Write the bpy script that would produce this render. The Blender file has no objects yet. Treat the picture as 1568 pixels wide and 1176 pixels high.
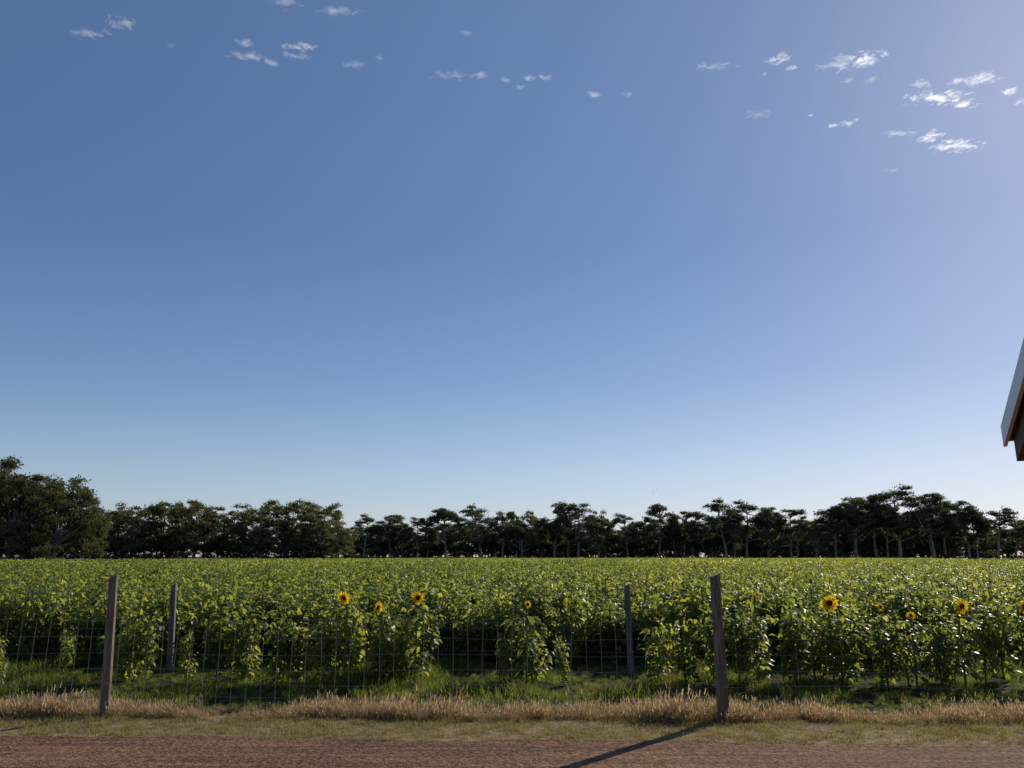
import bpy, math, random
import numpy as np
from mathutils import Vector, Matrix
rng = np.random.default_rng(11); random.seed(11)
scene = bpy.context.scene
scene.view_settings.view_transform = 'Standard'
scene.view_settings.look = 'None'
scene.view_settings.exposure = 0
COL = scene.collection

# ------------------------------------------------------------------ helpers
class MB:
    def __init__(s): s.v=[]; s.f=[]; s.m=[]; s.n=0
    def add(s, verts, faces, mat=0):
        verts=np.asarray(verts,float).reshape(-1,3)
        s.v.append(verts)
        n=s.n
        if isinstance(faces,np.ndarray): s.f.extend((faces+n).tolist())
        else: s.f.extend([[i+n for i in f] for f in faces])
        s.m.extend([mat]*len(faces)); s.n+=len(verts)
    def mesh(s, name, mats, smooth=False):
        me=bpy.data.meshes.new(name)
        me.from_pydata(np.vstack(s.v).tolist(),[],s.f)
        for m in mats: me.materials.append(m)
        me.polygons.foreach_set('material_index', s.m)
        if smooth: me.polygons.foreach_set('use_smooth',[True]*len(s.f))
        me.update(); return me
    def obj(s, name, mats, smooth=False, parent=None, link=True):
        o=bpy.data.objects.new(name, s.mesh(name,mats,smooth))
        if link: COL.objects.link(o)
        if parent: o.parent=parent
        return o
def empty(name, loc=(0,0,0)):
    o=bpy.data.objects.new(name,None); o.location=loc; COL.objects.link(o); return o
def nrm(a): return a/np.maximum(np.linalg.norm(a,axis=-1,keepdims=True),1e-9)

T7=np.array([[0,0,0],[0,.5,0],[0,1,-.32],[-.5,.28,.10],[-.40,.62,-.04],[.5,.28,.10],[.40,.62,-.04]])
F7=[[0,1,3],[3,1,4],[4,1,2],[0,5,1],[5,6,1],[6,2,1]]
T4=np.array([[0,0,0],[-.5,.45,.07],[0,1,-.12],[.5,.45,.07]])
F4=[[0,3,2,1]]
def leaves(mb,pos,dirs,ups,length,width,mat=0,simple=False):
    T,F=(T4,F4) if simple else (T7,F7)
    N=len(pos)
    y=nrm(dirs); x=nrm(np.cross(y,ups)); z=np.cross(x,y)
    L=np.broadcast_to(np.asarray(length,float),(N,))[:,None,None]
    W=np.broadcast_to(np.asarray(width,float),(N,))[:,None,None]
    v=(pos[:,None,:]+x[:,None,:]*T[None,:,0:1]*W+y[:,None,:]*T[None,:,1:2]*L+z[:,None,:]*T[None,:,2:3]*L)
    K=len(T); off=(np.arange(N)*K)
    Fa=np.array(F)
    faces=(off[:,None,None]+Fa[None]).reshape(-1,Fa.shape[1])
    mb.add(v.reshape(-1,3),faces,mat)
def tube(mb,pts,radii,n=6,mat=0,cap=True,jit=0):
    pts=[np.array(p,float) for p in pts]; V=[];F=[]
    for i,p in enumerate(pts):
        d=pts[min(i+1,len(pts)-1)]-pts[max(i-1,0)]; d=d/max(np.linalg.norm(d),1e-9)
        ref=np.array([1,0,0]) if abs(d[0])<.8 else np.array([0,1,0])
        a=np.cross(d,ref); a/=np.linalg.norm(a); b=np.cross(d,a)
        for k in range(n):
            t=2*math.pi*k/n+.3
            r=radii[i]*(1+(random.uniform(-jit,jit) if jit else 0))
            V.append(p+r*(math.cos(t)*a+math.sin(t)*b))
    for i in range(len(pts)-1):
        for k in range(n):
            k2=(k+1)%n
            F.append([i*n+k,i*n+k2,(i+1)*n+k2,(i+1)*n+k])
    if cap:
        F.append(list(range(n))[::-1]); F.append([(len(pts)-1)*n+k for k in range(n)])
    mb.add(V,F,mat)
HEXF=[[0,3,2,1],[4,5,6,7],[0,1,5,4],[1,2,6,5],[2,3,7,6],[3,0,4,7]]

# ------------------------------------------------------------------ materials
def newmat(name):
    m=bpy.data.materials.new(name); m.use_nodes=True
    nt=m.node_tree; nt.nodes.clear(); return m,nt,nt.nodes,nt.links
def surf(name,c1,c2,scale=5,rough=.8,bump=0,bscale=None,c3=None,stretch=(1,1,1),spec=.3,detail=6,lo=.35,hi=.65):
    m,nt,N,L=newmat(name)
    out=N.new('ShaderNodeOutputMaterial'); p=N.new('ShaderNodeBsdfPrincipled')
    tc=N.new('ShaderNodeTexCoord'); mp=N.new('ShaderNodeMapping'); mp.inputs['Scale'].default_value=stretch
    L.new(tc.outputs['Object'],mp.inputs[0])
    nz=N.new('ShaderNodeTexNoise'); nz.inputs['Scale'].default_value=scale; nz.inputs['Detail'].default_value=detail
    L.new(mp.outputs[0],nz.inputs['Vector'])
    cr=N.new('ShaderNodeValToRGB'); cr.color_ramp.elements[0].position=lo; cr.color_ramp.elements[1].position=hi
    cr.color_ramp.elements[0].color=(*c1,1); cr.color_ramp.elements[1].color=(*c2,1)
    L.new(nz.outputs[0],cr.inputs[0]); col=cr.outputs[0]
    if c3:
        n2=N.new('ShaderNodeTexNoise'); n2.inputs['Scale'].default_value=scale*.17; n2.inputs['Detail'].default_value=4
        L.new(mp.outputs[0],n2.inputs['Vector'])
        r2=N.new('ShaderNodeValToRGB'); r2.color_ramp.elements[0].position=.42; r2.color_ramp.elements[1].position=.62
        L.new(n2.outputs[0],r2.inputs[0])
        mx=N.new('ShaderNodeMix'); mx.data_type='RGBA'
        L.new(r2.outputs[0],mx.inputs['Factor']); L.new(col,mx.inputs['A']); mx.inputs['B'].default_value=(*c3,1); col=mx.outputs['Result']
    L.new(col,p.inputs['Base Color']); p.inputs['Roughness'].default_value=rough
    p.inputs['Specular IOR Level'].default_value=spec
    if bump:
        nb=N.new('ShaderNodeTexNoise'); nb.inputs['Scale'].default_value=bscale or scale*4; nb.inputs['Detail'].default_value=5
        L.new(mp.outputs[0],nb.inputs['Vector'])
        b=N.new('ShaderNodeBump'); b.inputs['Strength'].default_value=bump; b.inputs['Distance'].default_value=.02
        L.new(nb.outputs[0],b.inputs['Height']); L.new(b.outputs[0],p.inputs['Normal'])
    L.new(p.outputs[0],out.inputs[0]); return m
def leafmat(name,c1,c2,tcol,tr=.4,rough=.5,scale=3,spec=.4,tcol2=None):
    m,nt,N,L=newmat(name)
    out=N.new('ShaderNodeOutputMaterial'); p=N.new('ShaderNodeBsdfPrincipled'); t=N.new('ShaderNodeBsdfTranslucent')
    ge=N.new('ShaderNodeNewGeometry'); nz=N.new('ShaderNodeTexNoise'); nz.inputs['Scale'].default_value=scale; nz.inputs['Detail'].default_value=3
    L.new(ge.outputs['Position'],nz.inputs['Vector'])
    oi=N.new('ShaderNodeObjectInfo')
    a=N.new('ShaderNodeMath'); a.operation='MULTIPLY_ADD'; L.new(oi.outputs['Random'],a.inputs[0]); a.inputs[1].default_value=.3; L.new(nz.outputs[0],a.inputs[2])
    cr=N.new('ShaderNodeValToRGB'); cr.color_ramp.elements[0].position=.4; cr.color_ramp.elements[1].position=.9
    cr.color_ramp.elements[0].color=(*c1,1); cr.color_ramp.elements[1].color=(*c2,1)
    L.new(a.outputs[0],cr.inputs[0]); L.new(cr.outputs[0],p.inputs['Base Color'])
    p.inputs['Roughness'].default_value=rough; p.inputs['Specular IOR Level'].default_value=spec
    t.inputs[0].default_value=(*tcol,1)
    if tcol2:
        c2_=N.new('ShaderNodeValToRGB'); c2_.color_ramp.elements[0].position=.4; c2_.color_ramp.elements[1].position=.9
        c2_.color_ramp.elements[0].color=(*tcol,1); c2_.color_ramp.elements[1].color=(*tcol2,1)
        L.new(a.outputs[0],c2_.inputs[0]); L.new(c2_.outputs[0],t.inputs[0])
    mx=N.new('ShaderNodeMixShader'); mx.inputs[0].default_value=tr
    L.new(p.outputs[0],mx.inputs[1]); L.new(t.outputs[0],mx.inputs[2]); L.new(mx.outputs[0],out.inputs[0]); return m

M_leaf=leafmat('sunflower_leaf',(.028,.052,.014),(.09,.13,.030),(.16,.25,.026),.48,.45,3.2,.45,(.66,.66,.09))
M_stem=leafmat('sunflower_stem',(.08,.13,.03),(.12,.17,.05),(.2,.3,.05),.2,.5)
M_petal=leafmat('petal',(.80,.50,.015),(.84,.60,.03),(.95,.68,.03),.5,.5)
M_disc=surf('flower_disc',(.03,.015,.008),(.12,.05,.015),60,.9,.5)
M_gum=leafmat('gum_leaf',(.030,.041,.022),(.080,.092,.045),(.16,.18,.06),.28,.6,.35,.3)
M_gum2=leafmat('gum_leaf_olive',(.034,.046,.018),(.11,.115,.038),(.22,.22,.05),.30,.6,.25,.3)
M_bark=surf('gum_bark',(.14,.11,.09),(.38,.33,.27),1.5,.9,.4)
M_grass=leafmat('green_grass',(.035,.062,.010),(.08,.115,.02),(.16,.22,.025),.42,.6,1.1,.3,(.48,.52,.06))
M_dry=leafmat('dry_grass',(.15,.105,.06),(.42,.31,.165),(.50,.35,.16),.36,.7,6)
M_seed=leafmat('seed_head',(.36,.26,.17),(.52,.39,.25),(.66,.48,.28),.45,.8)
M_vg=leafmat('verge_grass',(.17,.145,.055),(.36,.28,.12),(.38,.31,.09),.38,.7,1.2)
M_ground=surf('ground_soil',(.020,.024,.010),(.05,.042,.024),2.2,1,.5,14,c3=(.03,.038,.014),spec=.05)
M_paddock=surf('paddock',(.25,.22,.10),(.36,.30,.16),.4,.95)
M_verge=surf('verge_dirt',(.14,.10,.055),(.33,.24,.14),9,.95,.6,60,c3=(.17,.135,.055),spec=.1)
M_post=surf('weathered_timber',(.11,.080,.062),(.28,.215,.17),7,.85,.7,12,stretch=(6,6,.7),c3=(.17,.125,.095))
M_post2=surf('grey_timber',(.09,.085,.08),(.20,.19,.175),7,.85,.7,12,stretch=(6,6,.7))
M_wire=surf('galvanised_wire',(.20,.20,.19),(.30,.30,.29),10,.6,0)

# ------------------------------------------------------------------ camera, sun, sky
cam=bpy.data.cameras.new('camera'); co=bpy.data.objects.new('camera',cam); COL.objects.link(co)
co.location=(0,0,1.6); co.rotation_euler=(math.radians(90+12.63),0,0)
cam.sensor_width=36; cam.lens=27.05; cam.clip_end=20000; cam.clip_start=.05
scene.camera=co
AZ,EL=math.radians(43),math.radians(27)
sd=Vector((math.cos(EL)*math.sin(AZ),math.cos(EL)*math.cos(AZ),math.sin(EL)))
sl=bpy.data.lights.new('sun','SUN'); sl.energy=5.0; sl.angle=math.radians(.5); sl.color=(1,.90,.74)
so=bpy.data.objects.new('sun',sl); so.rotation_euler=sd.to_track_quat('Z','Y').to_euler(); so.location=(30,30,40); COL.objects.link(so)
w=bpy.data.worlds.new('World'); scene.world=w; w.use_nodes=True
wn=w.node_tree.nodes; wl=w.node_tree.links
bg=wn['Background']; sk=wn.new('ShaderNodeTexSky'); sk.sky_type='NISHITA'; sk.sun_disc=False
sk.sun_elevation=EL; sk.sun_rotation=AZ; sk.air_density=1.0; sk.dust_density=.35; sk.ozone_density=2.4; sk.altitude=200
def vm(op,a,b):
    x=wn.new('ShaderNodeVectorMath'); x.operation=op
    for i,q in enumerate((a,b)):
        if isinstance(q,tuple): x.inputs[i].default_value=q
        else: wl.new(q,x.inputs[i])
    return x.outputs[0]
s1=vm('MULTIPLY',sk.outputs[0],(.136,.142,.164))
den=vm('ADD',vm('MULTIPLY',s1,(.62,.66,.55)),(1.,1.,1.))
s2=vm('DIVIDE',s1,den)
# tint ramp painted over the sky: deepens faster with elevation than the standard atmosphere
wtc=wn.new('ShaderNodeTexCoord'); wsx=wn.new('ShaderNodeSeparateXYZ'); wl.new(wtc.outputs['Generated'],wsx.inputs[0])
wr=wn.new('ShaderNodeValToRGB'); wl.new(wsx.outputs['Z'],wr.inputs[0])
e=wr.color_ramp.elements; e[0].position=0; e[0].color=(.97,1.0,.99,1); e[1].position=1; e[1].color=(.9,.9,.95,1)
for pp,cc in ((.10,(.93,.98,.98,1)),(.22,(.72,.79,.88,1)),(.38,(.63,.71,.81,1)),(.62,(.79,.84,.87,1))):
    q=e.new(pp); q.color=cc
s3=vm('MULTIPLY',s2,wr.outputs[0])
wl.new(s3,bg.inputs[0]); bg.inputs[1].default_value=1.0

# ------------------------------------------------------------------ scatter
def scatter(name,pts,rz,scl,idx,sources,tilt=.06):
    coll=bpy.data.collections.new(name+'_parts')
    for o in sources: coll.objects.link(o)
    n=len(pts)
    me=bpy.data.meshes.new(name); me.from_pydata(np.asarray(pts,float).tolist(),[],[])
    rot=np.zeros((n,3)); rot[:,2]=rz; rot[:,0]=rng.normal(0,tilt,n); rot[:,1]=rng.normal(0,tilt,n)
    a=me.attributes.new('rot','FLOAT_VECTOR','POINT'); a.data.foreach_set('vector',rot.astype(np.float32).ravel())
    s=np.asarray(scl,float); s=s if s.ndim==2 else np.repeat(s[:,None],3,1)
    a=me.attributes.new('scl','FLOAT_VECTOR','POINT'); a.data.foreach_set('vector',s.astype(np.float32).ravel())
    a=me.attributes.new('idx','INT','POINT'); a.data.foreach_set('value',np.asarray(idx,np.int32))
    o=bpy.data.objects.new(name,me); COL.objects.link(o)
    ng=bpy.data.node_groups.new(name,'GeometryNodeTree')
    ng.interface.new_socket(name='Geometry',in_out='INPUT',socket_type='NodeSocketGeometry')
    ng.interface.new_socket(name='Geometry',in_out='OUTPUT',socket_type='NodeSocketGeometry')
    N=ng.nodes; L=ng.links
    gi=N.new('NodeGroupInput'); go=N.new('NodeGroupOutput')
    iop=N.new('GeometryNodeInstanceOnPoints'); ci=N.new('GeometryNodeCollectionInfo')
    ci.inputs['Collection'].default_value=coll; ci.inputs['Separate Children'].default_value=True; ci.inputs['Reset Children'].default_value=True
    def att(nm,t):
        x=N.new('GeometryNodeInputNamedAttribute'); x.data_type=t; x.inputs['Name'].default_value=nm
        return [q for q in x.outputs if q.enabled and q.name=='Attribute'][0]
    L.new(gi.outputs[0],iop.inputs['Points']); L.new(ci.outputs[0],iop.inputs['Instance'])
    iop.inputs['Pick Instance'].default_value=True
    L.new(att('idx','INT'),iop.inputs['Instance Index'])
    L.new(att('rot','FLOAT_VECTOR'),iop.inputs['Rotation']); L.new(att('scl','FLOAT_VECTOR'),iop.inputs['Scale'])
    L.new(iop.outputs[0],go.inputs[0])
    md=o.modifiers.new('scatter','NODES'); md.node_group=ng
    return o

# ------------------------------------------------------------------ ground, road, verge
def sheet(name,x0,x1,ylo,yhi,z,mat,nx=1,ny=1):
    mb=MB(); V=[];F=[]
    xs=np.linspace(x0,x1,nx+1)
    for x in xs:
        a=ylo(x) if callable(ylo) else ylo; b=yhi(x) if callable(yhi) else yhi
        for j in range(ny+1): V.append([x,a+(b-a)*j/ny,z])
    for i in range(nx):
        for j in range(ny):
            p=i*(ny+1)+j; q=p+ny+1
            F.append([p,q,q+1,p+1])
    mb.add(V,F); return mb.obj(name,[mat])
sheet('ground',-3000,3000,-3000,3000,0,M_ground)
sheet('paddock',70,900,140,900,.02,M_paddock)
wob=lambda x:.05*math.sin(x*1.7)+.035*math.sin(x*4.3+1)+.02*math.sin(x*11+2)+.012*math.sin(x*23)
redge=lambda x:7.34-.04*x+wob(x)
sheet('grass_verge',-60,60,5.5 ,lambda x:8.30-.03*x+wob(x*1.3+4),.006,M_verge,800,1)
# road
m,nt,N,L=newmat('red_bitumen')
out=N.new('ShaderNodeOutputMaterial'); p=N.new('ShaderNodeBsdfPrincipled'); tc=N.new('ShaderNodeTexCoord')
def nz(scale,st,det=5):
    mp=N.new('ShaderNodeMapping'); mp.inputs['Scale'].default_value=st; L.new(tc.outputs['Object'],mp.inputs[0])
    a=N.new('ShaderNodeTexNoise'); a.inputs['Scale'].default_value=scale; a.inputs['Detail'].default_value=det; L.new(mp.outputs[0],a.inputs['Vector']); return a.outputs[0]
def ramp(s,a,b,ca,cb):
    r=N.new('ShaderNodeValToRGB'); r.color_ramp.elements[0].position=a; r.color_ramp.elements[1].position=b
    r.color_ramp.elements[0].color=(*ca,1); r.color_ramp.elements[1].color=(*cb,1); L.new(s,r.inputs[0]); return r.outputs[0]
def mul(a,b):
    x=N.new('ShaderNodeMix'); x.data_type='RGBA'; x.blend_type='MULTIPLY'; x.inputs['Factor'].default_value=1
    L.new(a,x.inputs['A']); L.new(b,x.inputs['B']); return x.outputs['Result']
base=ramp(nz(34,(1,1,1),9),.36,.64,(.075,.042,.028),(.31,.185,.120))
st=ramp(nz(6,(.10,2.6,1),4),.35,.65,(.70,.66,.64),(1.18,1.14,1.1))
pt=ramp(nz(.8,(.5,1.5,1),4),.35,.7,(.82,.80,.80),(1.1,1.08,1.05))
L.new(mul(mul(base,st),pt),p.inputs['Base Color']); p.inputs['Roughness'].default_value=.9; p.inputs['Specular IOR Level'].default_value=.12
b=N.new('ShaderNodeBump'); b.inputs['Strength'].default_value=.9; b.inputs['Distance'].default_value=.02
L.new(nz(60,(1,1,1),6),b.inputs['Height']); L.new(b.outputs[0],p.inputs['Normal']); L.new(p.outputs[0],out.inputs[0])
sheet('road',-60,60,-3.5,redge,.012,m,1600,1)

# ------------------------------------------------------------------ grasses
def tuft(name,nb,h,spread,wd,mat,seed=False,bend=.5):
    mb=MB(); V=[];F=[]
    for i in range(nb):
        a=random.uniform(0,2*math.pi); r=spread*math.sqrt(random.random()); b=np.array([r*math.cos(a),r*math.sin(a),0])
        az=random.uniform(0,2*math.pi); d=np.array([math.cos(az),math.sin(az),0]); s=np.array([-d[1],d[0],0])
        hh=h*random.uniform(.35,1.15); bn=hh*random.uniform(.1,bend)
        p1=b+d*bn*.35+np.array([0,0,hh*.6]); p2=b+d*bn+np.array([0,0,hh])
        ww=wd*random.uniform(.6,1.2)
        n=len(V); V+= [b-s*ww,b+s*ww,p1+s*ww*.7,p1-s*ww*.7,p2]
        F+=[[n,n+1,n+2,n+3],[n+3,n+2,n+4]]
        if seed and random.random()<.3:
            mb.add([p2-s*ww*1.6-[0,0,hh*.22],p2+s*ww*1.6-[0,0,hh*.22],p2+s*ww*.9+d*.02+[0,0,hh*.02],p2-s*ww*.9+d*.02+[0,0,hh*.02]],[[0,1,2,3]],1)
    mb.add(V,F,0); return mb.obj(name,[mat,M_seed],link=False)
dry=[tuft('dry_tuft_%d'%i,30,.20,.10,.0032,M_dry,True,1.0) for i in range(4)]
ver=[tuft('verge_tuft_%d'%i,26,.045,.09,.003,M_vg,False,1.3) for i in range(3)]
grn=[tuft('green_tuft_%d'%i,50,.18,.15,.0045,M_grass,False,1.3) for i in range(4)]
def clump(x,y): return .5+.25*np.sin(x*1.9+y*1.1+1)+.2*np.sin(x*4.7-y*2.3)+.12*np.sin(x*9.1+y*3)
n=6500
x=rng.uniform(-22,22,n); y=8.20-.03*x+np.abs(rng.normal(0,.28,n))+.05*np.sin(x*2.7)
k=.5*clump(x,y)+.5*clump(x*.43+5,y)
scatter('dry_grass',np.c_[x,y,np.zeros(n)],rng.uniform(0,6.28,n),np.clip(.20+.80*k,.22,1.25)*rng.uniform(.4,1.3,n),rng.integers(0,4,n),dry,.2)
n=11000
x=rng.uniform(-22,22,n); yl=7.30-.04*x; yh=8.22-.03*x; y=yl+(yh-yl)*rng.random(n)**.85
keep=clump(x*1.6,y*3)>rng.uniform(-.1,.75,n); x,y=x[keep],y[keep]; n=len(x)
scatter('verge_grass',np.c_[x,y,np.full(n,.006)],rng.uniform(0,6.28,n),rng.uniform(.4,1.0,n),rng.integers(0,3,n),ver,.2)
n=9500
x=rng.uniform(-24,24,n); y=rng.uniform(8.6,12.9,n); k=.55*clump(x*.7+3,y*.8)+.45*clump(x*.29+1,y*.5)
kk=np.clip(k-.42,0,1)
gs=np.where(y<9.2,.30+.3*kk,.30+2.3*kk)*rng.uniform(.7,1.2,n)
scatter('green_grass',np.c_[x,y,np.zeros(n)],rng.uniform(0,6.28,n),gs,rng.integers(0,4,n),grn,.12)

# ------------------------------------------------------------------ sunflower plants
def plant_into(mb,h=1.0,nl=200):
    br=[(0,h*.97,0,0)]
    tube(mb,[(0,0,0),(.02,.01,h*.5),(.0,.02,h*.97)],[.013,.011,.007],5,1)
    a0=random.random()*6
    for i in range(6):
        a=a0+i*2.4+random.random()*.6; z0=random.choice([.0,.02,.1,.25,.35,.45])*h; z1=min(z0+random.uniform(.4,.75)*h,h*random.uniform(.8,1.0)); r=random.uniform(.10,.24)
        e=(r*math.cos(a),r*math.sin(a),z1); br.append((z0,z1,a,r)); tube(mb,[(0,0,z0),(e[0]*.8,e[1]*.8,(z0+z1)/2),e],[.008,.006,.004],4,1)
    which=rng.integers(0,len(br),nl); base=np.zeros((nl,3))
    for i in range(nl):
        z0,z1,a,r=br[which[i]]; u=.04+.96*rng.random()**.8
        rr=r*(1.6*u if u<.5 else .8+.4*(u-.5)); base[i]=[rr*math.cos(a),rr*math.sin(a),z0+(z1-z0)*u]
    az=rng.uniform(0,2*math.pi,nl)
    out=np.c_[np.cos(az),np.sin(az),np.zeros(nl)]
    zz=base[:,2]/h
    el=np.where(zz>.85,rng.uniform(.0,1.2,nl),rng.uniform(-.95,.35,nl))
    pet=rng.uniform(.01,.11,nl)*np.where(zz>.85,.5,1)
    pos=base+out*pet[:,None]; pos[:,2]+=pet*.3
    d=out*np.cos(el)[:,None]; d[:,2]=np.sin(el)
    up=np.tile([0,0,1.],(nl,1))+rng.normal(0,.35,(nl,3))
    L=rng.uniform(.06,.135,nl)*np.where(zz>.85,.75,1)
    leaves(mb,pos,d,up,L,L*rng.uniform(.5,.75,nl),0)
plants=[]
for i in range(8):
    mb=MB(); plant_into(mb,1.0,random.randint(220,270)); plants.append(mb.obj('leafy_plant_%d'%i,[M_leaf,M_stem],link=False))
front=[(-8.6,.8),(-7.9,1.),(-7.3,.9),(-6.5,.66),(-5.72,.72),(-5.0,.98),(-4.78,.9),(-4.18,.68),(-3.78,.98),(-3.5,.92),(-3.0,.9),(-2.8,.85),(-2.4,.95),(-2.1,1.1),(-1.62,.98),(-1.38,.95),(-1.2,1.0),(.12,.98),(-.14,.66),(.26,.85),(.68,.62),(1.88,.82),(2.2,.95),(2.62,.98),(2.95,.95),(3.2,1.02),(3.55,.98),(3.95,1.05),(4.2,.98),(4.5,.98),(4.75,.9),(5.05,.93),(5.55,.9),(5.75,.9),(6.1,.98),(6.4,1.02),(7.0,.95),(7.6,1.0),(8.3,.9),(9.,1.)]
pts=[];sc=[]
for (fx,fh) in front:
    pts.append((fx,10.45+random.uniform(-.2,.2),0)); wd=fh*(.62 if fh<.8 else .98); sc.append((wd,wd,fh))
    if fh>.9 and random.random()<.35:
        pts.append((fx+random.uniform(-.12,.12),10.8+random.uniform(-.1,.1),0)); sc.append((.85,.85,fh*random.uniform(.8,1.)))
def cl2(x,y): return math.sin(x*2.1+1.7*math.sin(y*.9))*math.sin(y*1.7+1.3*math.sin(x*1.1))+.5*math.sin(x*4.3+y*2.2)
yy=12.55
while yy<46:
    near=yy<15.2
    W=.75*yy+7; nx=int(2*W/(.34 if near else .46))
    xs=np.linspace(-W,W,nx)+rng.normal(0,.12,nx); ys=yy+rng.normal(0,.14,nx)+.12*np.sin(xs*.9)
    for a,b_ in zip(xs,ys):
        q=cl2(a,b_)
        c=1.05+.18*q+random.gauss(0,.06)
        if near: c=1.09+.19*math.sin(a*2.3+.9*math.sin(a*.7))*(.6+.4*math.sin(a*.53+1))+.08*q+random.gauss(0,.05)
        if not near and random.random()<(.04 if q>-.3 else .5): continue
        pts.append((a,b_,0)); s=.95+.15*random.random(); sc.append((s,s,max(.60,c)))
    yy+=.44 if near else .58
n=len(pts)
scatter('sunflower_field',pts,rng.uniform(0,6.28,n),np.array(sc),rng.integers(0,8,n),plants,.06)
# far canopy blocks
blocks=[]
for i in range(4):
    mb=MB(); nc=330
    cx=rng.uniform(-4.2,4.2,nc); cy=rng.uniform(-4.2,4.2,nc); ch=np.array([1.0+.17*cl2(a*.8+i*3,b_*.8) for a,b_ in zip(cx,cy)])+rng.normal(0,.10,nc)
    nl=20
    pos=np.repeat(np.c_[cx,cy,ch],nl,0); off=rng.normal(0,1,(nc*nl,3))*[.15,.15,.13]; off[:,2]=-np.abs(off[:,2])*2.4
    az=rng.uniform(0,6.283,nc*nl); el=rng.uniform(-.9,1.1,nc*nl)
    d=np.c_[np.cos(az)*np.cos(el),np.sin(az)*np.cos(el),np.sin(el)]
    L=rng.uniform(.11,.2,nc*nl)
    leaves(mb,pos+off,d,np.tile([0,0,1.],(nc*nl,1))+rng.normal(0,.45,(nc*nl,3)),L,L*.72,0,True)
    blocks.append(mb.obj('canopy_block_%d'%i,[M_leaf],link=False))
pts=[];sz=[]
yy=49.5
while yy<235:
    W=.76*yy+16; xx=-W
    while xx<W:
        if not (yy>135 and xx/yy>.52) and not (xx<-60 and yy> 118) and not (xx<-30 and yy>172): pts.append((xx,yy,0)); sz.append(1.04-.12*min(1,(yy-49)/80)+random.uniform(-.04,.04))
        xx+=8
    yy+=8
n=len(pts)
scatter('sunflower_field_far',pts,rng.integers(0,4,n)*math.pi/2,np.c_[np.ones(n),np.ones(n),sz],rng.integers(0,4,n),blocks,0)

# flowering sunflowers
def sunflower(x,y,z,r,yaw,nod):
    mb=MB()
    fwd=np.array([math.sin(yaw)*math.cos(nod),-math.cos(yaw)*math.cos(nod),math.sin(nod)])
    head=np.array([0,0,z])+fwd*.07
    tube(mb,[(0,.03,0),(.01,.03,z*.5),(0,.02,z*.93),(fwd[0]*.02,fwd[1]*.02,z+.01),head-fwd*.02],[.014,.013,.010,.009,.02],6,1)
    side=nrm(np.cross(fwd,[0,0,1])); up=np.cross(side,fwd)
    V=[head+fwd*r*.14];F=[]
    K=18
    for ring,(rr,dz) in enumerate([(.20,.13),(.32,.08),(.38,0),(.36,-.12)]):
        for k in range(K):
            t=2*math.pi*k/K; V.append(head+fwd*r*dz+r*rr*(math.cos(t)*side+math.sin(t)*up))
    for k in range(K): F.append([0,1+k,1+(k+1)%K])
    for q in range(3):
        for k in range(K):
            a=1+q*K+k; b2=1+q*K+(k+1)%K; F.append([a,a+K,b2+K,b2])
    mb.add(V,F,3)
    for ring in range(2):
        n=17; t=np.arange(n)*2*math.pi/n+ring*.16+rng.normal(0,.08,n)
        rd=np.cos(t)[:,None]*side+np.sin(t)[:,None]*up
        d=rd+fwd*rng.uniform(-.2,.6,n)[:,None]
        L=r*rng.uniform(.5,.85,n)
        leaves(mb,head+rd*r*.34-fwd*.004*ring,d,np.tile(fwd,(n,1)),L,L*.42,2)
    n=12; t=np.arange(n)*2*math.pi/n; rd=np.cos(t)[:,None]*side+np.sin(t)[:,None]*up
    leaves(mb,np.tile(head-fwd*.02,(n,1)),rd-fwd*.2,np.tile(fwd,(n,1)),r*.75,r*.35,0)
    nl=60; zz=rng.uniform(.15,.92,nl)*z; az=rng.uniform(0,6.283,nl); o=np.c_[np.cos(az),np.sin(az),np.zeros(nl)]
    d=o.copy(); d[:,2]=rng.uniform(-.7,.3,nl); pos=o*rng.uniform(.02,.14,nl)[:,None]; pos[:,2]=zz
    L=rng.uniform(.07,.13,nl); leaves(mb,pos,d,np.tile([0,0,1.],(nl,1)),L,L*.72,0)
    ob=mb.obj('sunflower',[M_leaf,M_stem,M_petal,M_disc]); ob.location=(x,y,0)
for s in [(-2.10,10.15,1.10,.085,-.4,-.2),(-1.64,10.1,.95,.08,-.7,.35),(-1.22,10.15,1.10,.085,.5,-.15),(.18,10.1,1.0,.045,.3,.2),(3.10,10.2,1.10,.035,.3,.4),
          (4.02,10.15,1.03,.105,-.15,-.05),(4.6,10.1,.97,.055,.4,.2),(5.0,10.05,.87,.05,-.4,.2),(5.6,10.05,1.0,.10,.3,-.1),(6.33,10.0,1.0,.09,.5,-.1)]:
    sunflower(*s)

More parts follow.
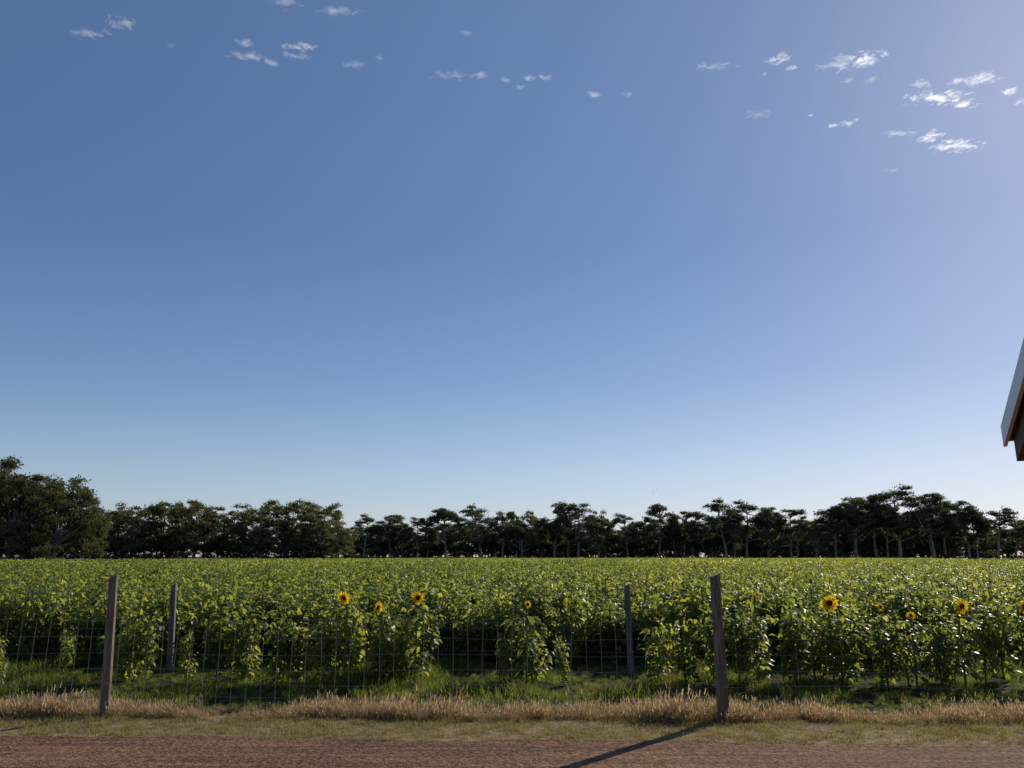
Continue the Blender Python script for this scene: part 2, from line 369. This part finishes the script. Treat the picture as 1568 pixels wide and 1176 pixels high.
# ------------------------------------------------------------------ trees
def pad(mb,c,r,flat,n,size,mat=0,upbias=.3):
    u=nrm(rng.normal(0,1,(n,3))); u[:,2]=np.where(u[:,2]<-.3,-u[:,2]*.6,u[:,2]); 
    rad=rng.random(n)**.45
    lump=1+.3*np.sin(u[:,0]*5+c[0])*np.cos(u[:,1]*5+c[1])
    pos=c+u*(rad*lump*r)[:,None]*np.array([1,1,flat])
    d=nrm(rng.normal(0,1,(n,3))+u*.5-np.array([0,0,.35])); up=u+rng.normal(0,.6,(n,3))+[0,0,upbias]
    L=size*rng.uniform(.6,1.4,n); leaves(mb,pos,d,up,L,L*rng.uniform(.45,.8,n),mat,True)
def gum(name,H=16,limbs=8,clear=.3,spread=.2):
    mb=MB(); lean=np.array([random.uniform(-.06,.06)*H,random.uniform(-.06,.06)*H,0])
    tp=lambda t: lean*t*t+np.array([.012*H*math.sin(t*7),.01*H*math.cos(t*5),H*.82*t])
    def cap(q):
        rr=math.hypot(q[0]-lean[0],q[1]-lean[1])/(H*.30)
        return min(q[2],H*(.93+.04*math.sin(q[0]*1.7+q[1])-.42*rr**2))
    tube(mb,[tp(t) for t in np.linspace(0,1,7)],[H*.020*(1-.8*t) for t in np.linspace(0,1,7)],7,1)
    a0=random.random()*6
    for i in range(limbs):
        t=clear+(.97-clear)*((i+.5)/limbs)+random.uniform(-.03,.03); s=tp(t); a=a0+i*2.4+random.uniform(-.4,.4)
        ln=H*spread*random.uniform(.5,1.2)*(1.05-.40*t)*1.35; rise=random.uniform(.35,1.25)
        e=s+np.array([math.cos(a)*ln,math.sin(a)*ln,ln*rise]); e[2]=max(cap(e),H*.25)
        mid=(s+e)/2+np.array([0,0,-.05*ln]); tube(mb,[s,mid,e],[H*.009,H*.006,H*.003],5,1)
        for j in range(random.choice([4,5,6])):
            b2=a+random.uniform(-2,2); l2=H*random.uniform(.02,.12)
            q=e+np.array([math.cos(b2)*l2,math.sin(b2)*l2,l2*random.uniform(-.9,.9)]); q[2]=max(cap(q),H*.22)
            tube(mb,[mid*.3+e*.7,q],[H*.004,H*.002],4,1)
            r=H*random.uniform(.036,.088); pad(mb,q,r,random.uniform(.6,.95),int(125*(r/(H*.065))**2),H*.021)
    for j in range(9):
        q=tp(1)+np.array([random.uniform(-.11,.11)*H,random.uniform(-.11,.11)*H,random.uniform(-.05,.10)*H]); pad(mb,q,H*random.uniform(.04,.078),.8,130,H*.021)
        tube(mb,[tp(.9),q],[H*.005,H*.002],4,1)
    return mb.mesh(name,[M_gum,M_bark])
def roundtree(name,H=13,n=60,W=.42):
    mb=MB(); tube(mb,[(0,0,0),(.1,.1,H*.3),(0,.1,H*.7)],[H*.03,H*.022,H*.01],7,1)
    for i in range(n):
        u=nrm(rng.normal(0,1,3)); zz=.55+.42*u[2]*(.6+.4*rng.random()); rr=W*math.sqrt(max(0,1-((zz-.5)/.5)**2*.9))*(.5+.55*rng.random())
        a=math.atan2(u[1],u[0]); q=np.array([math.cos(a)*rr*H,math.sin(a)*rr*H,zz*H*.95])
        if i%3==0: tube(mb,[(0,.05,H*.3*min(1,zz+.3)),q*.6+[0,0,H*.1],q],[H*.012,H*.006,H*.002],4,1)
        pad(mb,q,H*random.uniform(.05,.10),.8,130,H*.024)
    return mb.mesh(name,[M_gum2,M_bark])
def shrub(name,H=6):
    mb=MB()
    for i in range(22):
        a=random.uniform(0,6.28); r=random.uniform(0,.7)*H; q=np.array([math.cos(a)*r,math.sin(a)*r,random.uniform(.15,.85)*H*(1-.35*(r/H))]); tube(mb,[(0,0,0),q],[H*.02,H*.005],4,1)
        pad(mb,q,H*random.uniform(.16,.26),.8,110,H*.07)
    return mb.mesh(name,[M_gum,M_bark])
gums=[gum('gum_%d'%i,16,random.randint(11,15),[.28,.40,.33,.46,.36,.25][i],[.21,.18,.24,.2,.17,.22][i]) for i in range(6)]
rounds=[roundtree('roundgum_%d'%i,13,[70,80,65,75][i],[.42,.5,.36,.46][i]) for i in range(4)]
shrubs=[shrub('shrub_%d'%i) for i in range(2)]
allsrc=[]
for i,me in enumerate(gums+rounds+shrubs): allsrc.append(bpy.data.objects.new('tree_kind_%02d'%i,me))
far=[(-48.2,14.9),(-40.7,14.9),(-31,14.4),(-22,17),(-10.5,17.8),(-3,16),(3.4,17.4),(14.2,18.9),(21.7,18.9),(28.2,17.2),(37.9,15.1),(48.7,18),(57.3,16.8),(69.1,19.3),(77.7,19.5),(85.3,17.8),(92.8,17.4),(99.2,13.8),(105.7,17.4),(112.2,20.8),(120.8,21.2),(127.2,23.9),(135.9,21.2),(143.4,19),(150.9,19.7),(159.5,17),(167,13.2),(176,17),(186,18),(196,16),(207,19),(219,17),(232,18)]
pts=[];sc=[];ix=[]
def hprof(X): return float(np.interp(X,[f[0] for f in far],[f[1] for f in far]))
for i,(X,h) in enumerate(far):
    q=random.uniform(1.1,1.45)
    if random.random()<.15:
        pts.append((X,258+random.uniform(-4,4),0)); s=h*1.04/13; sc.append((s*.72,s*.72,s)); ix.append(random.randint(6,9))
    else:
        pts.append((X,258+random.uniform(-4,4),0)); s=h*1.08/16; sc.append((s*q,s*q,s)); ix.append(random.randint(0,5))
    if i<26 and random.random()<.6:
        s=h/16*random.uniform(.72,.94); pts.append((X+random.uniform(2.5,5),262+random.uniform(-3,3),0)); sc.append((s*1.1,s*1.1,s)); ix.append(random.randint(0,5))
X=-60
while X<240:
    s=hprof(X)*random.uniform(.58,.88)/16; pts.append((X,275+random.uniform(-6,6),0)); sc.append((s*1.25,s*1.25,s)); ix.append(random.randint(0,5)); X+=random.uniform(3.5,6)
X=-60
while X<240:
    pts.append((X,266+random.uniform(-5,12),0)); s=hprof(X)*random.uniform(.36,.64)/6.5; sc.append((s*.85,s*.85,s)); ix.append(random.randint(10,11)); X+=random.uniform(2.4,4.)
X=-60
while X<240:
    pts.append((X,292+random.uniform(-6,6),0)); s=hprof(X)*random.uniform(.60,.82)/13; sc.append((s,s,s)); ix.append(random.randint(6,9)); X+=random.uniform(3.5,6)
mid=[(-106,11),(-97,11.8),(-93.3,13.2),(-87.9,12.9),(-82.6,13.3),(-79,14.2),(-73.4,13.5),(-68,13),(-62.7,11),(-58,13.2),(-53.5,14.4),(-48.1,14.2),(-43.8,13),(-40.6,9.2)]
for X,h in mid:
    pts.append((X,184+random.uniform(-3,3),0)); s=h*1.13/13; sc.append((s,s,s)); ix.append(random.randint(6,9))
X=-110
while X<-40:
    pts.append((X,180+random.uniform(-3,3),0)); s=random.uniform(.8,1.2); sc.append((s,s,s)); ix.append(random.randint(10,11)); X+=random.uniform(3,5)
X=-150
while X<-46:
    pts.append((X,196+random.uniform(-3,3),0)); s=random.uniform(.66,.82); sc.append((s,s,s)); ix.append(random.randint(6,9)); X+=random.uniform(4,6)
n=len(pts)
scatter('distant_tree_row',pts,rng.uniform(0,6.28,n),np.array(sc),ix,allsrc,.02)
for (X,Y,h,k) in [(-79.6,121,19.0,0),(-76,119,15.5,6),(-73.2,122,15.4,7),(-70.4,121,12.6,7),(-67.6,124,10,8),(-84,118,18,2),(-90,124,17,9),(-79.5,125,16.5,9),(-97,126,16,3),(-74.5,128,14,7),(-104,120,15,6)]:
    me=(gums+rounds)[k]; o=bpy.data.objects.new('eucalyptus_tree',me); COL.objects.link(o); o.location=(X,Y,0)
    s=h/(16 if k<6 else 13); o.scale=(s,s,s); o.rotation_euler=(0,0,random.uniform(0,6.28))
for X in (-69,-73,-77,-81,-86,-91):
    o=bpy.data.objects.new('shrub',random.choice(shrubs)); COL.objects.link(o); o.location=(X,117+random.uniform(-2,2),0); s=random.uniform(.6,.9); o.scale=(s,s,s); o.rotation_euler=(0,0,X)

# ------------------------------------------------------------------ fences
def post(mb,x,y,h,r,lx,ly,n=10,mat=0,sq=.0):
    V=[];F=[];zs=[-.05,0,.2,.45,.7,.95,h*.93,h]
    ph=[random.uniform(-.09,.09) for _ in range(n)]
    for z in zs:
        t=max(z,0)/h
        for k in range(n):
            a=2*math.pi*k/n; q=(abs(math.cos(a))**4+abs(math.sin(a))**4)**-.25
            rr=r*(1+ph[k]+random.uniform(-.025,.025))*(1-.12*t)*(1+sq*(q-1))
            zz=z+(.02*math.cos(a) if z==h else 0)
            V.append([x+lx*t+rr*math.cos(a),y+ly*t+rr*math.sin(a),zz])
    for i in range(len(zs)-1):
        for k in range(n): F.append([i*n+k,i*n+(k+1)%n,(i+1)*n+(k+1)%n,(i+1)*n+k])
    F.append([(len(zs)-1)*n+k for k in range(n)]); mb.add(V,F,mat)
def fence(name,posts,yof,hs,vs,top,wr,pmat):
    root=empty(name)
    for i,(x,h,r,lx) in enumerate(posts):
        mb=MB(); post(mb,0,0,h,r,lx,0,12,0,.8); o=mb.obj('post_%d'%(i+1),[pmat],parent=root); o.location=(x,yof(x),0)
        mb=MB()
        for z in (hs[0],hs[2],hs[-1]):
            tube(mb,[(-r-.004,-.02,z),(-r*.5,-r-.004,z),(r*.5,-r-.004,z),(r+.004,-.02,z)],[.002]*4,4,0)
        o=mb.obj('staples_%d'%(i+1),[M_wire],parent=root); o.location=(x,yof(x),0)
    mb=MB(); x0,x1=posts[0][0],posts[-1][0]
    xs=np.arange(x0,x1,.5)
    for z in hs:
        tube(mb,[(a,yof(a)-.07,z+.012*math.sin(a*1.9+z*5)) for a in xs],[wr]*len(xs),4,0)
    for a in np.arange(x0,x1,vs):
        j=random.uniform(-.008,.008); tube(mb,[(a,yof(a)-.07,hs[0]),(a+j,yof(a)-.072,(hs[0]+top)/2),(a-j,yof(a)-.07,top)],[wr*.8]*3,4,0)
    mb.obj('wire_mesh',[M_wire],parent=root)
fence('wire_mesh_fence',[(-22.8,1.38,.05,0),(-16.6,1.38,.05,0),(-10.35,1.4,.045,.0),(-4.16,1.39,.045,-.06),(2.11,1.41,.056,-.01),(8.35,1.4,.05,.02),(14.6,1.4,.05,0),(20.8,1.4,.05,0)],
      lambda x:8.28-.03*x,[.08,.2,.33,.47,.62,.78,.95,1.25],.15,.95,.0015,M_post)
fence('wire_mesh_fence',[(-18.1,1.2,.04,0),(-11.5,1.2,.04,0),(-4.87,1.2,.042,-.05),(1.66,1.2,.045,-.02),(8.3,1.2,.04,0),(15,1.2,.04,0)],
      lambda x:11.42-.03*x,[.3,.6,.9,1.1],6,.9,.0014,M_post2)

# ------------------------------------------------------------------ timber shed (roof corner at right)
shed=empty('timber_shed',(4.5,7.0,0))
th=math.radians(25.2); E1=np.array([-math.sin(th),-math.cos(th),0]); E2=np.array([math.cos(th),-math.sin(th),0])
ZR=lambda s:2.6+.242*min(s,10-s)
M_white=surf('barge_paint',(.72,.73,.73),(.82,.83,.83),3,.5,.1,20,stretch=(1,1,1))
M_zinc=surf('zinc_sheet',(.32,.34,.35),(.5,.52,.53),2,.4,.1)
M_brown=surf('brown_timber',(.07,.04,.028),(.15,.09,.06),4,.75,.3,12)
M_board=surf('wall_boards',(.10,.06,.04),(.18,.12,.085),3,.8,.4,12,stretch=(1,1,.3))
M_glass=surf('window_glass',(.03,.035,.04),(.05,.055,.06),2,.08,0,spec=.9)
def hexs(mb,s0,s1,t0,t1,a,b,mat=0,roof=True,bt=None):
    def P(s,t,z): return E1*s+E2*t+np.array([0,0,z])
    zl=lambda s:(ZR(s)+a) if roof else a
    zh=lambda s:(ZR(s)+b) if (roof or bt) else b
    V=[P(s0,t0,zl(s0)),P(s1,t0,zl(s1)),P(s1,t1,zl(s1)),P(s0,t1,zl(s0)),P(s0,t0,zh(s0)),P(s1,t0,zh(s1)),P(s1,t1,zh(s1)),P(s0,t1,zh(s0))]
    mb.add(V,[f[::-1] for f in HEXF],mat)
mb=MB()
for (s0,s1) in ((0,5),(5,10)):
    hexs(mb,s0,s1,0,.03,-.02,.17,0)
mb.obj('barge_board',[M_white],parent=shed)
mb=MB(); V=[];F=[]; nt_=np.arange(.032,8.2,.02)
for s in (-.06,5,10.06):
    for t in nt_: V.append(E1*s+E2*t+np.array([0,0,ZR(s)+.16+.01*math.sin(t*2*math.pi/.076)]))
K=len(nt_)
for r_ in range(2):
    for i in range(K-1): F.append([r_*K+i,r_*K+i+1,(r_+1)*K+i+1,(r_+1)*K+i])
mb.add(V,F); mb.obj('corrugated_roof',[M_zinc],parent=shed)
mb=MB()
for (s0,s1) in ((.02,5),(5,9.98)): hexs(mb,s0,s1,.032,8.2,.02,.05,0)
for s in np.arange(.1,9.9,.9): hexs(mb,s,s+.06,.04,8.2,.055,.14,0)
mb.obj('soffit_lining',[M_brown],parent=shed)
mb=MB()
for (s0,s1) in ((.12,5),(5,9.88)): hexs(mb,s0,s1,.07,.17,-.2,.015,0)
for s in (.12,9.78): hexs(mb,s,s+.1,.175,8.2,-.16,.015,0)
mb.obj('roof_beam',[M_brown],parent=shed)
mb=MB()
hexs(mb,.8,5,.9,1.0,0,-.0,0,False,True); hexs(mb,5,9.2,.9,1.0,0,0,0,False,True)
hexs(mb,.8,.9,1.003,8,0,0,0,False,True); hexs(mb,9.1,9.2,1.003,8,0,0,0,False,True); hexs(mb,.9,9.1,7.9,8,0,2.6,0,False)
mb.obj('walls',[M_board],parent=shed)
mb=MB()
for s in np.arange(.85,9.2,.2): hexs(mb,s,s+.03,.88,.897,0,-.002,0,False,True)
mb.obj('cover_strips',[M_brown],parent=shed)
mb=MB(); hexs(mb,2,3.2,.855,.875,1.0,2.0,1,False)
for a in ((1.94,2.0,.94,2.06),(3.2,3.26,.94,2.06),(2.0,3.2,.94,1.0),(2.0,3.2,2.0,2.06),(2.58,2.62,1.0,2.0)): hexs(mb,a[0],a[1],.84,.88,a[2],a[3],0,False)
mb.obj('window',[M_white,M_glass],parent=shed)
mb=MB(); hexs(mb,5.5,6.4,.85,.878,.02,2.05,0,False)
for a in ((5.44,5.5,0,2.1),(6.4,6.46,0,2.1),(5.5,6.4,2.05,2.1)): hexs(mb,a[0],a[1],.835,.88,a[2],a[3],1,False)
hexs(mb,6.25,6.29,.80,.85,1.0,1.04,1,False)
mb.obj('door',[M_brown,M_white],parent=shed)

# ------------------------------------------------------------------ birds
mb=MB()
for i in range(5):
    c=np.array([28+random.uniform(-.8,.8),150+random.uniform(-2,2),14.2+random.uniform(-1.1,1.1)]); f=random.uniform(.0,.12)
    tube(mb,[c+[0,-.1,0],c+[0,-.06,0],c+[0,.025,0],c+[0,.11,0]],[.01,.03,.035,.006],6)
    for sgn in (-1,1):
        mb.add([c+[0,-.05,.01],c+[0,.05,.01],c+[sgn*.12,.04,f],c+[sgn*.12,-.05,f],c+[sgn*.24,.04,f*.6]],[[0,1,2,3],[3,2,4]])
mb.obj('bird_flock',[surf('feather',(.04,.04,.04),(.09,.09,.09),5)])

# ------------------------------------------------------------------ clouds (thin sheet 1200 m up)
CL=[(.550,1.399,38,13,.8),(.593,1.430,20,9,.6),(.734,1.393,44,18,1),(.688,1.416,64,22,.45),(.428,1.425,56,11,.32),(.796,1.639,28,13,.8),(.765,1.653,16,8,.7),(.693,1.611,10,6,.6),
(.950,1.538,92,23,1),(1.029,1.566,46,18,1),(1.008,1.475,56,20,.7),(1.097,1.516,24,13,.9),(.939,1.693,50,14,.4),(1.026,1.708,34,24,1),(1.118,1.752,84,23,1),(.893,1.492,30,12,.6),(.729,1.482,20,9,.25),(.779,1.482,30,11,.3),
(.573,1.616,42,16,.16),(.539,1.461,12,10,.3),(.966,1.489,22,11,.6),(1.017,1.883,22,8,.2),(-.750,1.299,38,16,.28),(-.831,1.334,48,15,.2),(-.430,1.375,40,14,.45),(-.450,1.402,34,12,.3),(-.538,1.404,56,14,.24),(-.538,1.364,24,10,.24),(-.508,1.425,20,10,.3),
(-.425,1.245,44,17,.14),(-.333,1.272,50,12,.2),(-.329,1.436,44,11,.16),(-.273,1.414,16,8,.16),(-.132,1.475,58,14,.16),(-.069,1.473,26,11,.26),(-.013,1.492,22,9,.22),(.044,1.484,26,9,.34),(.076,1.484,16,9,.34),(.019,1.516,16,8,.24),
(.185,1.550,24,11,.34),(.261,1.548,28,7,.16),(-.690,1.380,14,7,.15),(-.090,1.342,30,7,.12),(1.17,1.58,22,11,.7),(1.3,1.55,60,16,.8),(1.35,1.75,60,16,.8),(-1.2,1.4,50,16,.3),(-1.1,1.3,40,14,.3)]
H=1200.; V=[];F=[];UV=[];D=[]
for i,(cx,cy,wp,hp,dn) in enumerate(CL):
    a=wp*.00142*H*.85; b_=hp*.00245*H*.85; X,Y=cx*H,cy*H; z=H+i*.5
    n=len(V); V+=[(X-a,Y-b_,z),(X+a,Y-b_,z),(X+a,Y+b_,z),(X-a,Y+b_,z)]; F.append([n,n+1,n+2,n+3]); UV+=[(0,0),(1,0),(1,1),(0,1)]; D+=[dn]*4
me=bpy.data.meshes.new('clouds'); me.from_pydata(V,[],F); uv=me.uv_layers.new(name='UVMap')
for i,q in enumerate(UV): uv.data[i].uv=q
at=me.attributes.new('dens','FLOAT','POINT'); at.data.foreach_set('value',D)
m,nt,N,L=newmat('cloud'); out=N.new('ShaderNodeOutputMaterial')
tc=N.new('ShaderNodeTexCoord'); mp=N.new('ShaderNodeMapping'); mp.inputs['Scale'].default_value=(.036,.036,0.0); mp.inputs['Rotation'].default_value=(0,0,-.35)
L.new(tc.outputs['Object'],mp.inputs[0]); nzz=N.new('ShaderNodeTexNoise'); nzz.inputs['Scale'].default_value=1; nzz.inputs['Detail'].default_value=7; nzz.inputs['Roughness'].default_value=.66; nzz.inputs['Distortion'].default_value=.7
L.new(mp.outputs[0],nzz.inputs['Vector'])
def mth(op,a,b=None,c=None,clamp=False):
    x=N.new('ShaderNodeMath'); x.operation=op; x.use_clamp=clamp
    for i,q in enumerate((a,b,c)):
        if q is None: continue
        if isinstance(q,(int,float)): x.inputs[i].default_value=q
        else: L.new(q,x.inputs[i])
    return x.outputs[0]
vs=N.new('ShaderNodeVectorMath'); vs.operation='SUBTRACT'; L.new(tc.outputs['UV'],vs.inputs[0]); vs.inputs[1].default_value=(.5,.5,0)
ln=N.new('ShaderNodeVectorMath'); ln.operation='LENGTH'; L.new(vs.outputs[0],ln.inputs[0])
mask=mth('SUBTRACT',1.0,mth('MULTIPLY',ln.outputs['Value'],2.0),None,True)
v=mth('ADD',mth('MULTIPLY',mask,.36),nzz.outputs[0])
v=mth('MULTIPLY',mth('SUBTRACT',v,.65),3.4,None,True)
edge=mth('MULTIPLY',mask,3.0,None,True)
ad=N.new('ShaderNodeAttribute'); ad.attribute_name='dens'
al=mth('MULTIPLY',mth('MULTIPLY',v,edge),ad.outputs['Fac'])
tr=N.new('ShaderNodeBsdfTransparent'); tl=N.new('ShaderNodeBsdfTranslucent'); tl.inputs[0].default_value=(.95,.95,.95,1)
em=N.new('ShaderNodeEmission'); em.inputs[0].default_value=(1,.98,.95,1); em.inputs[1].default_value=.4  # added glow, stands in for the sunlit brightness of the clouds
ads=N.new('ShaderNodeAddShader'); L.new(tl.outputs[0],ads.inputs[0]); L.new(em.outputs[0],ads.inputs[1])
mx=N.new('ShaderNodeMixShader'); L.new(al,mx.inputs[0]); L.new(tr.outputs[0],mx.inputs[1]); L.new(ads.outputs[0],mx.inputs[2]); L.new(mx.outputs[0],out.inputs[0])
me.materials.append(m); o=bpy.data.objects.new('clouds',me); COL.objects.link(o)
